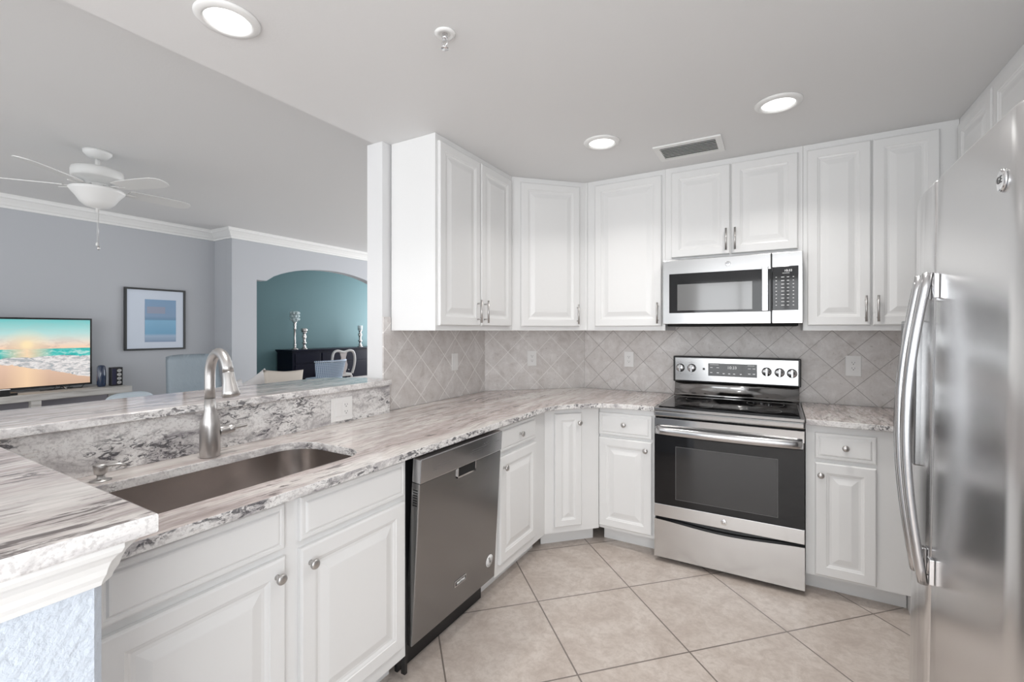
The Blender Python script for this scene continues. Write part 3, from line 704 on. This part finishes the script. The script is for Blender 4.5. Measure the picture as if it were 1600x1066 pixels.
# ================================================================== OUTLETS AND SWITCHES
def outlet(label, loc, rot, kinds, w_=.072, h_=.116):
    n = len(kinds); wt = w_+.046*(n-1)
    o = thing('wall_outlet' if 'o' in kinds else 'light_switch', label, 'outlet' if 'o' in kinds else 'switch', loc, R(rot))
    obj('cover_plate', box(B(), -wt/2, wt/2, -.006, -.0005, -h_/2, h_/2, .0018), PLATE, o)
    for k, kd in enumerate(kinds):
        x_ = (k-(n-1)/2)*.046
        if kd == 's':
            obj('rocker', box(B(), x_-.0165, x_+.0165, -.0085, -.0062, -.033, .033, .0012), PLATE, o)
        else:
            rc = obj('receptacle', box(B(), x_-.0165, x_+.0165, -.0075, -.0062, -.034, .034, .0008), PLATE, o)
            bm = B()
            for zq in (.017, -.017):
                box(bm, x_-.008, x_-.0062, -.0079, -.0074, zq, zq+.008); box(bm, x_+.0062, x_+.008, -.0079, -.0074, zq, zq+.007)
                lathe(bm, [(.0026, 0), (.0026, .0005), (0, .0005)], (x_, -.0074, zq-.006), (0, -1, 0), 10)
            obj('slots', bm, BLACKP, rc)
    return o
outlet('white light switch on the left tiled wall beside the corner', (-1.9195, 2.514, 1.157), 90, 's', .066)
outlet('white outlet on the angled corner tile wall', (-1.6575, 3.1550, 1.155), 45, 'o')
outlet('white outlet on the tiled wall left of the range', (-.985, 3.470, 1.152), 0, 'o')
outlet('white outlet on the tiled wall right of the range', (.396, 3.470, 1.155), 0, 'o', .078, .125)
outlet('white double plate with a switch and an outlet on the granite upstand', (-1.8718, 1.535, .983), 90, 'so', .080, .116)

# ================================================================== CEILING FIXTURES
def downlight(label, x_, y_, watts):
    o = thing('recessed_downlight', label, 'ceiling light', (x_, y_, KC), 0, 'recessed downlights in the kitchen ceiling')
    obj('trim_ring', lathe(B(), [(.100, -.0005), (.100, -.004), (.094, -.010), (.080, -.013), (.072, -.012), (.070, -.002)], n=40), TRIMW, o)
    obj('lens', lathe(B(), [(.0695, -.0045), (.060, -.008), (0, -.009)], n=40), LENS, o)
    l = bpy.data.lights.new('downlight_lamp', 'AREA'); l.shape = 'DISK'; l.size = .13; l.energy = watts; l.spread = R(126); l.color = (1, .97, .93)
    lo = bpy.data.objects.new('downlight_lamp', l); COL.objects.link(lo); lo.parent = o; lo.location = (0, 0, -.016)
LW = 4.6
downlight('round recessed ceiling light at the top left, over the peninsula', -1.63, .865, LW)
downlight('round recessed ceiling light left of the air vent', -.865, 2.496, LW*.8)
downlight('round recessed ceiling light right of the air vent', 0, 2.485, LW)
downlight('round recessed ceiling light cut off by the top edge of the photo', .0, 1.53, LW)
vt = thing('air_vent', 'white rectangular ceiling air vent with dark slots above the range', 'vent', (-.452, 2.838, KC))
bm = B(); box(bm, -.182, .182, -.124, -.088, -.010, -.0005, .002); box(bm, -.182, .182, .088, .124, -.010, -.0005, .002)
box(bm, -.182, -.150, -.0879, .0879, -.010, -.0005); box(bm, .150, .182, -.0879, .0879, -.010, -.0005); obj('frame', bm, TRIMW, vt)
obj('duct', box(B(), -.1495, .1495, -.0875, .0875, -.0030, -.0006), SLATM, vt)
for k in range(7):
    bm = B(); box(bm, -.149, .149, -.009, .009, -.0008, .0008); bmesh.ops.rotate(bm, verts=bm.verts, cent=(0, 0, 0), matrix=Matrix.Rotation(R(28), 3, 'X'))
    obj('slat', mv(bm, 0, -.072+.024*k, -.0085), TRIMW, vt)
sp = thing('fire_sprinkler', 'small white fire sprinkler head hanging from the kitchen ceiling', 'sprinkler', (-1.035, 1.300, KC))
obj('escutcheon', lathe(B(), [(.038, -.0005), (.038, -.003), (.033, -.008), (.022, -.009), (.020, -.003)], n=32), TRIMW, sp)
bm = lathe(B(), [(.011, -.002), (.011, -.018), (.008, -.022), (0, -.022)], n=16); tube(bm, [(-.009, 0, -.018), (-.012, 0, -.035), (0, 0, -.052)], .0028, 8); tube(bm, [(.009, 0, -.018), (.012, 0, -.035), (0, 0, -.052)], .0028, 8)
lathe(bm, [(.014, -.054), (.014, -.056), (0, -.056)], n=16)
obj('sprinkler_head', bm, CHROME, sp)

# ================================================================== LIVING ROOM
fx, fy = -4.50, 1.43
fn = thing('ceiling_fan', 'white five-blade ceiling fan with a frosted bowl light in the living room', 'ceiling fan', (fx, fy, LC))
obj('canopy', lathe(B(), [(.088, -.0005), (.086, -.018), (.060, -.048), (.030, -.058), (.014, -.060)], n=32), FANW, fn)
obj('downrod', lathe(B(), [(.014, -.0605), (.014, -.128)], n=16), FANW, fn)
obj('motor_housing', lathe(B(), [(.02, -.1285), (.105, -.132), (.150, -.142), (.155, -.160), (.155, -.205), (.145, -.216), (.08, -.222), (.07, -.245), (.03, -.2455)], n=40), FANW, fn)
obj('switch_housing', lathe(B(), [(.05, -.246), (.068, -.250), (.068, -.282), (.05, -.2840)], n=32), FANW, fn)
obj('bowl_light', lathe(B(), [(.06, -.2845), (.160, -.290), (.168, -.298), (.158, -.315), (.130, -.350), (.105, -.392), (.075, -.420), (.035, -.434), (.012, -.438), (.010, -.462), (0, -.464)], n=40), GLOW, fn)
def blade():
    bm = B(); L = [(.19, .050), (.24, .060), (.45, .070), (.56, .068), (.61, .052), (.632, .020)]
    up = [(x_, y_) for x_, y_ in L]+[(x_, -y_) for x_, y_ in L[::-1]]
    prism(bm, up, -.003, .003); return bm
for a in (162, 18, 90, -54, -126):
    bl = obj('blade', (lambda b_: (bmesh.ops.rotate(b_, verts=b_.verts, cent=(0, 0, 0), matrix=Matrix.Rotation(R(-12), 3, 'X')), b_)[1])(blade()), FANW, fn, loc=(0, 0, -.276), rotz=R(a))
    bm = B(); tube(bm, [(.062, 0, .014), (.11, 0, -.004), (.17, .018, -.008), (.235, .022, -.007)], [.011, .010, .009, .006], 8, .5); tube(bm, [(.11, 0, -.004), (.17, -.018, -.010), (.235, -.022, -.015)], [.010, .009, .006], 8, .5)
    obj('blade_bracket', bm, FANW, bl)
for dx, zl in ((-.006, -.690), (.020, -.722)):
    bm = B(); tube(bm, [(dx, 0, -.445), (dx, 0, zl)], .0014, 6); lathe(bm, [(.002, zl-.001), (.009, zl-.010), (.009, zl-.028), (0, zl-.034)], (dx, 0, 0), n=12)
    obj('pull_chain', bm, FANW if dx < 0 else NICKEL, fn)

pic = thing('framed_picture', 'black framed blue seascape print with wide pale mat on the grey wall', 'picture', (-6.76, 2.39, 1.128), R(90))
PW, PH = .647, .765
bm = B(); box(bm, 0, .022, -.032, -.001, 0, PH); box(bm, PW-.022, PW, -.032, -.001, 0, PH); box(bm, .022, PW-.022, -.032, -.001, 0, .022); box(bm, .022, PW-.022, -.032, -.001, PH-.022, PH)
obj('frame', bm, BLACKP, pic)
obj('mat_board', box(B(), .022, PW-.022, -.020, -.002, .022, PH-.022), mat('pale_blue_mat', (.60, .66, .76), .25, coat=.3), pic)
obj('print', box(B(), 0, .335, -.003, 0, 0, .53), ART, pic, loc=(.205, -.0205, .100))
bm = B(); box(bm, .225, .42, -.0245, -.0237, .455, .54); obj('print_detail', bm, mat('dusty_blue_print', (.34, .37, .48), .5), pic)

tv = thing('television', 'flat television showing a sunrise beach, on the whitewashed console', 'television', (-6.50, .770, .757))
bm = B(); box(bm, -.03, .018, 0, 1.228+.016, .030, .744, .003); obj('case', bm, BLACKP, tv)
sc = obj('screen', box(B(), 0, .0015, 0, 1.208, 0, .676), SCREEN, tv, loc=(.0185, .018, .050))
for yq in (.25, 1.0):
    bm = B(); tube(bm, [(0, yq, .035), (.09, yq+.02, .008)], .006, 8); tube(bm, [(0, yq, .035), (-.09, yq+.02, .008)], .006, 8); obj('foot', bm, STEELD, tv)
bm = B(); tube(bm, [(-.02, 1.0, .09), (.05, .93, .01), (.08, .82, .006), (.06, .90, .006), (-.03, 1.10, .008)], .004, 6)
tube(bm, [(-.02, 1.1, .06), (.03, 1.04, .006), (.05, 1.15, .006), (-.05, 1.18, .007), (-.06, 1.235, .06), (-.09, 1.27, .08)], .0035, 6); obj('cable', bm, BLACKP, tv)

co = thing('media_console', 'long whitewashed wooden media console with open shelves under the television', 'console', (-6.45, 1.2, 0))
bm = B(); box(bm, -6.70, -6.20, .20, 2.272, .690, .7565, .004); W('top', bm, WOOD, co)
for yq in (.20, .86, 1.475, 2.200):
    W('post', box(B(), -6.275, -6.203, yq, yq+.072, 0, .6895), WOOD, co); W('post', box(B(), -6.695, -6.625, yq, yq+.072, 0, .6895), WOOD, co)
W('shelf', box(B(), -6.69, -6.21, .275, 2.195, .50, .525), WOOD, co); W('shelf', box(B(), -6.69, -6.21, .275, 2.195, .08, .11), WOOD, co)
W('back_panel', box(B(), -6.6245, -6.615, .28, 2.19, .111, .6895), mat('console_back', (.33, .31, .34), .6), co)
s1 = thing('speaker', 'black rounded desktop speaker with glossy front, left of a pair by the television', 'speaker', (-6.40, 2.066, .757))
bm = lathe(B(), [(.034, .001), (.038, .02), (.040, .12), (.036, .215), (.026, .232), (0, .236)], n=28); obj('body', bm, mat('glossy_navy_plastic', (.015, .03, .07), .12, coat=.6), s1)
s2 = thing('speaker', 'black boxy desktop speaker with exposed silver drivers, right of a pair by the television', 'speaker', (-6.40, 2.192, .757))
obj('body', box(B(), -.04, .04, -.052, .052, .001, .205, .006), BLACKP, s2)
for k in range(4): obj('driver', lathe(B(), [(.019, 0), (.019, .003), (.014, .004), (.004, .001), (0, .001)], (.0402, .018, .035+.044*k), (1, 0, 0), 20), NICKEL, s2)
obj('grille', box(B(), .0402, .043, -.046, -.010, .015, .19, .001), mat('speaker_cloth', (.02, .02, .05), .8), s2)
sb_ = thing('cable_box', 'flat dark cable box lying under the television', 'cable box', (-6.325, 1.20, .757))
obj('case', box(B(), -.065, .065, -.18, .20, .001, .022, .003), BLACKP, sb_)
cm = thing('small_camera_box', 'small black box with a white top on the console below the television', 'electronic box', (-6.232, 1.295, .757))
obj('body', box(B(), -.02, .02, -.045, .045, .001, .058, .004), BLACKP, cm); obj('lid', box(B(), -.02, .02, -.047, .047, .0585, .066, .002), PLATE, cm)

# pale blue leather lounge chair, its back to the wall corner
ch = thing('lounge_chair', 'pale blue leather lounge chair with a tall back near the grey wall', 'armchair', (-5.55, 2.73, 0), 0)
def cushion(bm, cx_, cy_, cz_, sx, sy, sz, pw=2.6, seg=10, pin=0):
    """pillow: superellipsoid-like box with soft edges"""
    b2 = B(); bmesh.ops.create_cube(b2, size=2); bmesh.ops.subdivide_edges(b2, edges=b2.edges[:], cuts=seg, use_grid_fill=True)
    for v_ in b2.verts:
        x_, y_, z_ = v_.co; n_ = (abs(x_)**pw+abs(y_)**pw+abs(z_)**pw)**(1/pw); k = 1/n_ if n_ > 0 else 1
        m_ = max(abs(x_), abs(y_), abs(z_)); v_.co = Vector((x_, y_, z_))*k*m_
    me = bpy.data.meshes.new('q'); 
    for v_ in b2.verts: v_.co = Vector((cx_+v_.co.x*sx/2, cy_+v_.co.y*sy/2, cz_+v_.co.z*sz/2))
    b2.to_mesh(me); b2.free(); bm.from_mesh(me); bpy.data.meshes.remove(me)
    for f in bm.faces: f.smooth = True
    return bm
bm = B(); n = 12; m = 14; gr = []
for i in range(n+1):
    q = i/n; zq = .42+.675*q; wd = .31-.045*q
    row = []
    for j in range(m+1):
        s_ = -1+2*j/m; row.append(bm.verts.new((-.22-.13*q-.05*(1-s_*s_)+.012*math.sin(q*14)*(1-s_*s_), s_*wd, zq-(.02*abs(s_)**6 if i == n else 0))))
    gr.append(row)
for i in range(n):
    for j in range(m):
        f = bm.faces.new((gr[i][j], gr[i][j+1], gr[i+1][j+1], gr[i+1][j])); f.smooth = True
bmesh.ops.solidify(bm, geom=bm.faces[:], thickness=.07)
obj('backrest', bm, LEATHER, ch)
obj('seat', cushion(B(), .05, 0, .40, .60, .60, .16, 5), LEATHER, ch)
for s_ in (-1, 1): obj('armrest', cushion(B(), .02, s_*.345, .50, .60, .10, .14, 4), LEATHER, ch)
obj('pedestal', lathe(B(), [(.24, .001), (.24, .02), (.04, .05), (.035, .32)], n=24), NICKEL, ch)

# sofa and cushions
so = thing('sofa', 'off-white sofa mostly hidden behind the raised bar', 'sofa', (-4.55, 3.0, 0))
obj('base', box(B(), -.45, .45, -.95, .95, .06, .40, .03), OFFW, so)
for yq in (-.48, .48): obj('seat_cushion', cushion(B(), -.02, yq, .47, .80, .92, .17, 6), OFFW, so)
obj('backrest', box(B(), .28, .47, -.93, .93, .401, .84, .05), OFFW, so)
for yq in (-.93, .93): obj('arm', box(B(), -.45, .47, yq-.09, yq+.09, .401, .60, .04), OFFW, so)
for q in ((-.4, -.88), (.4, -.88), (-.4, .88), (.4, .88)): obj('leg', lathe(B(), [(.02, 0), (.028, .0595)], (q[0], q[1], 0), n=12), NAVY, so)
def pillow(label, loc, sy, sz, m, tilt=0, thick=.15):
    bm = B(); b2 = bm; seg = 12; vs = {}
    for side in (-1, 1):
        for i in range(seg+1):
            for j in range(seg+1):
                u_, v_ = -1+2*i/seg, -1+2*j/seg
                ed = i in (0, seg) or j in (0, seg)
                if ed and side == 1: vs[side, i, j] = vs[-1, i, j]; continue
                t_ = ((1-u_**2)*(1-v_**2))**.45; k = 1-.10*(1-abs(u_)**1.5)*abs(v_)**3; k2 = 1-.10*(1-abs(v_)**1.5)*abs(u_)**3
                vs[side, i, j] = bm.verts.new((side*t_*thick/2, u_*sy/2*k2, v_*sz/2*k))
    for side in (-1, 1):
        for i in range(seg):
            for j in range(seg):
                f = bm.faces.new([vs[side, a_, b_] for a_, b_ in ((i, j), (i+1, j), (i+1, j+1), (i, j+1))]); f.smooth = True
    o = obj('throw_pillow', bm, m); o.location = loc; o.rotation_euler = (R(tilt), R(-8), 0)
    return tag(o, label, 'pillow')
pillow('beige throw pillow standing on the sofa, right of the other pillows', (-4.62, 3.04, .755), .47, .385, BEIGE, -4)
pillow('off-white throw pillow tucked left of the beige one', (-4.80, 2.87, .735), .36, .33, OFFW, 28)
pillow('small white pillow beside the lounge chair, furthest left on the sofa', (-4.66, 2.50, .705), .32, .30, OFFW, 14)
oc = thing('accent_chair', 'low pale blue upholstered chair left of the taller lounge chair', 'chair', (-5.5, 2.07, 0))
obj('seat', cushion(B(), 0, 0, .45, .55, .50, .30, 5), LEATHER, oc); obj('base', box(B(), -.24, .24, -.22, .22, .001, .31, .02), OFFW, oc)
obj('back', cushion(B(), -.20, 0, .615, .14, .42, .26, 3), LEATHER, oc)

# ================================================================== DINING ROOM
sbd = thing('sideboard', 'dark navy-black wooden sideboard against the teal wall', 'sideboard', (-8.56, 6.9, 0))
W('body', box(B(), -8.80, -8.31, 5.64, 8.2, .08, .93), NAVY, sbd)
bm = B()
for k, (o_, z0_, z1_) in enumerate(((.012, .9305, .945), (.024, .9452, .958), (.04, .9582, .985))): box(bm, -8.81, -8.31+o_, 5.64-o_, 8.2+o_, z0_, z1_, .003)
W('top', bm, NAVY, sbd); W('plinth', box(B(), -8.79, -8.33, 5.66, 8.18, 0, .0795), NAVY, sbd)
for k in range(4):
    y_ = 5.70+k*.62; d_ = W('door', box(B(), -8.3095, -8.295, y_, y_+.57, .12, .68, .004), NAVY, sbd); W('drawer', box(B(), -8.3095, -8.295, y_, y_+.57, .71, .90, .004), NAVY, sbd)
    W('knob', lathe(B(), [(.008, 0), (.013, .015), (0, .02)], (-8.295, y_+.05, .5), (1, 0, 0), 12), NICKEL, sbd, d_)
def holder(label, x_, y_, z_, body, top, m_top, name='candle_holder'):
    o = thing(name, label, 'candle holder', (x_, y_, z_), 0, 'candle holders on the sideboard'); obj('stem', lathe(B(), body, n=24), MERC, o); obj('cup', top, m_top, o); return o
CRY = mat('crystal_beads', (.62, .72, .74), .12, coat=.5)
bm = B()
for r_ in range(3):
    for k in range(7):
        a = 2*PI*(k+.5*(r_ % 2))/7; b2 = B(); bmesh.ops.create_icosphere(b2, subdivisions=2, radius=.034, matrix=Matrix.Translation((.068*math.cos(a), .068*math.sin(a), .615+.062*r_))); me = bpy.data.meshes.new('q'); b2.to_mesh(me); b2.free(); bm.from_mesh(me); bpy.data.meshes.remove(me)
lathe(bm, [(.05, .565), (.06, .58), (.062, .775), (.056, .775), (.05, .60), (0, .59)], n=20)
holder('tall silver candlestick with a crystal bead cup, tallest on the sideboard', -8.50, 5.82, .985,
       [(.07, 0), (.07, .012), (.03, .03), (.022, .08), (.032, .10), (.02, .12), (.02, .40), (.034, .42), (.02, .45), (.03, .50), (.022, .53), (.045, .56), (0, .562)], bm, CRY)
def turned(h): return [(.062, 0), (.062, .014), (.035, .03), (.028, .06*h), (.045, .12*h), (.028, .16*h), (.024, .30*h), (.052, .36*h), (.026, .42*h), (.03, .60*h), (.048, .72*h), (.026, .84*h), (.03, .92*h), (.055, .97*h), (0, .975*h)]
holder('short turned silver candlestick right beside the tallest one', -8.48, 6.02, .985, turned(.36), lathe(B(), [(.05, .355), (.066, .385), (.060, .430), (.052, .43), (.045, .37), (0, .36)], n=24), MERC)
holder('turned silver candlestick with a pale glass cup, alone at the right by the column', -8.50, 7.50, .985, turned(.40), lathe(B(), [(.04, .395), (.052, .40), (.056, .505), (.050, .505), (.046, .42), (0, .41)], n=24), CRY)

wc = thing('dining_chair', 'woven blue and white dining chair with a low curved back', 'chair', (-7.5, 5.87, 0))
bm = B(); n = 14; gr = []
for i in range(9):
    q = i/8; row = []
    for j in range(n+1):
        s_ = -1+2*j/n; wd = .30+.055*q
        row.append(bm.verts.new((.10+.04*q-.10*s_*s_, s_*wd, .44+.335*q-(.012*(1-s_*s_) if i == 8 else 0))))
    gr.append(row)
for i in range(8):
    for j in range(n):
        f = bm.faces.new((gr[i][j], gr[i][j+1], gr[i+1][j+1], gr[i+1][j])); f.smooth = True
bmesh.ops.solidify(bm, geom=bm.faces[:], thickness=.03); obj('backrest', bm, WICK, wc)
obj('top_rail', tube(B(), [(v_[0], v_[1], .785) for v_ in ((.035, -.36), (.115, -.20), (.145, 0), (.115, .20), (.035, .36))], .017, 10), WICK, wc)
obj('seat', cushion(B(), -.15, 0, .42, .52, .56, .08, 6), WICK, wc)
for q in ((-.35, -.24), (-.35, .24), (.06, -.24), (.06, .24)): obj('leg', tube(B(), [(q[0], q[1], .39), (q[0], q[1], 0)], .018, 8), CREAMW, wc)

qc = thing('dining_chair', 'cream painted dining chair with a rounded open frame and vase-shaped splat', 'chair', (-7.8, 6.43, 0))
yc = 0
fr_ = [(0, -.24, .47), (.02, -.275, .62), (.03, -.285, .78), (.03, -.25, .915), (.03, -.16, .955), (.03, -.06, .935), (.03, 0, .925), (.03, .06, .935), (.03, .16, .955), (.03, .25, .915), (.03, .285, .78), (.02, .275, .62), (0, .24, .47)]
def cr(P, k=6):
    o_ = []
    for i in range(len(P)-1):
        p = [Vector(P[max(0, min(len(P)-1, i+d))]) for d in (-1, 0, 1, 2)]
        for s_ in range(k):
            t_ = s_/k; o_.append(.5*((2*p[1])+(-p[0]+p[2])*t_+(2*p[0]-5*p[1]+4*p[2]-p[3])*t_*t_+(-p[0]+3*p[1]-3*p[2]+p[3])*t_**3))
    o_.append(Vector(P[-1])); return o_
obj('back_frame', tube(B(), cr(fr_), .025, 10), CREAMW, qc)
half = [(.06, .47), (.055, .52), (.085, .58), (.10, .66), (.075, .74), (.055, .80), (.075, .87), (.09, .925)]
bm = B(); pl = [(y_, z_) for y_, z_ in half]+[(-y_, z_) for y_, z_ in half[::-1]]
a = [bm.verts.new((.012, y_, z_)) for y_, z_ in pl]; b = [bm.verts.new((.030, y_, z_)) for y_, z_ in pl]
bm.faces.new(a[::-1]); bm.faces.new(b)
for i in range(len(pl)): bm.faces.new((a[i], a[(i+1) % len(pl)], b[(i+1) % len(pl)], b[i]))
obj('splat', bm, mat('faded_pink_paint', (.62, .55, .53), .5), qc)
obj('seat', cushion(B(), -.20, 0, .45, .46, .52, .07, 6), CREAMW, qc)
for q in ((-.38, -.22), (-.38, .22), (0, -.22), (0, .22)): obj('leg', tube(B(), [(q[0], q[1], .43), (q[0], q[1]*1.05, .2), (q[0], q[1], 0)], [.022, .017, .016], 8), CREAMW, qc)
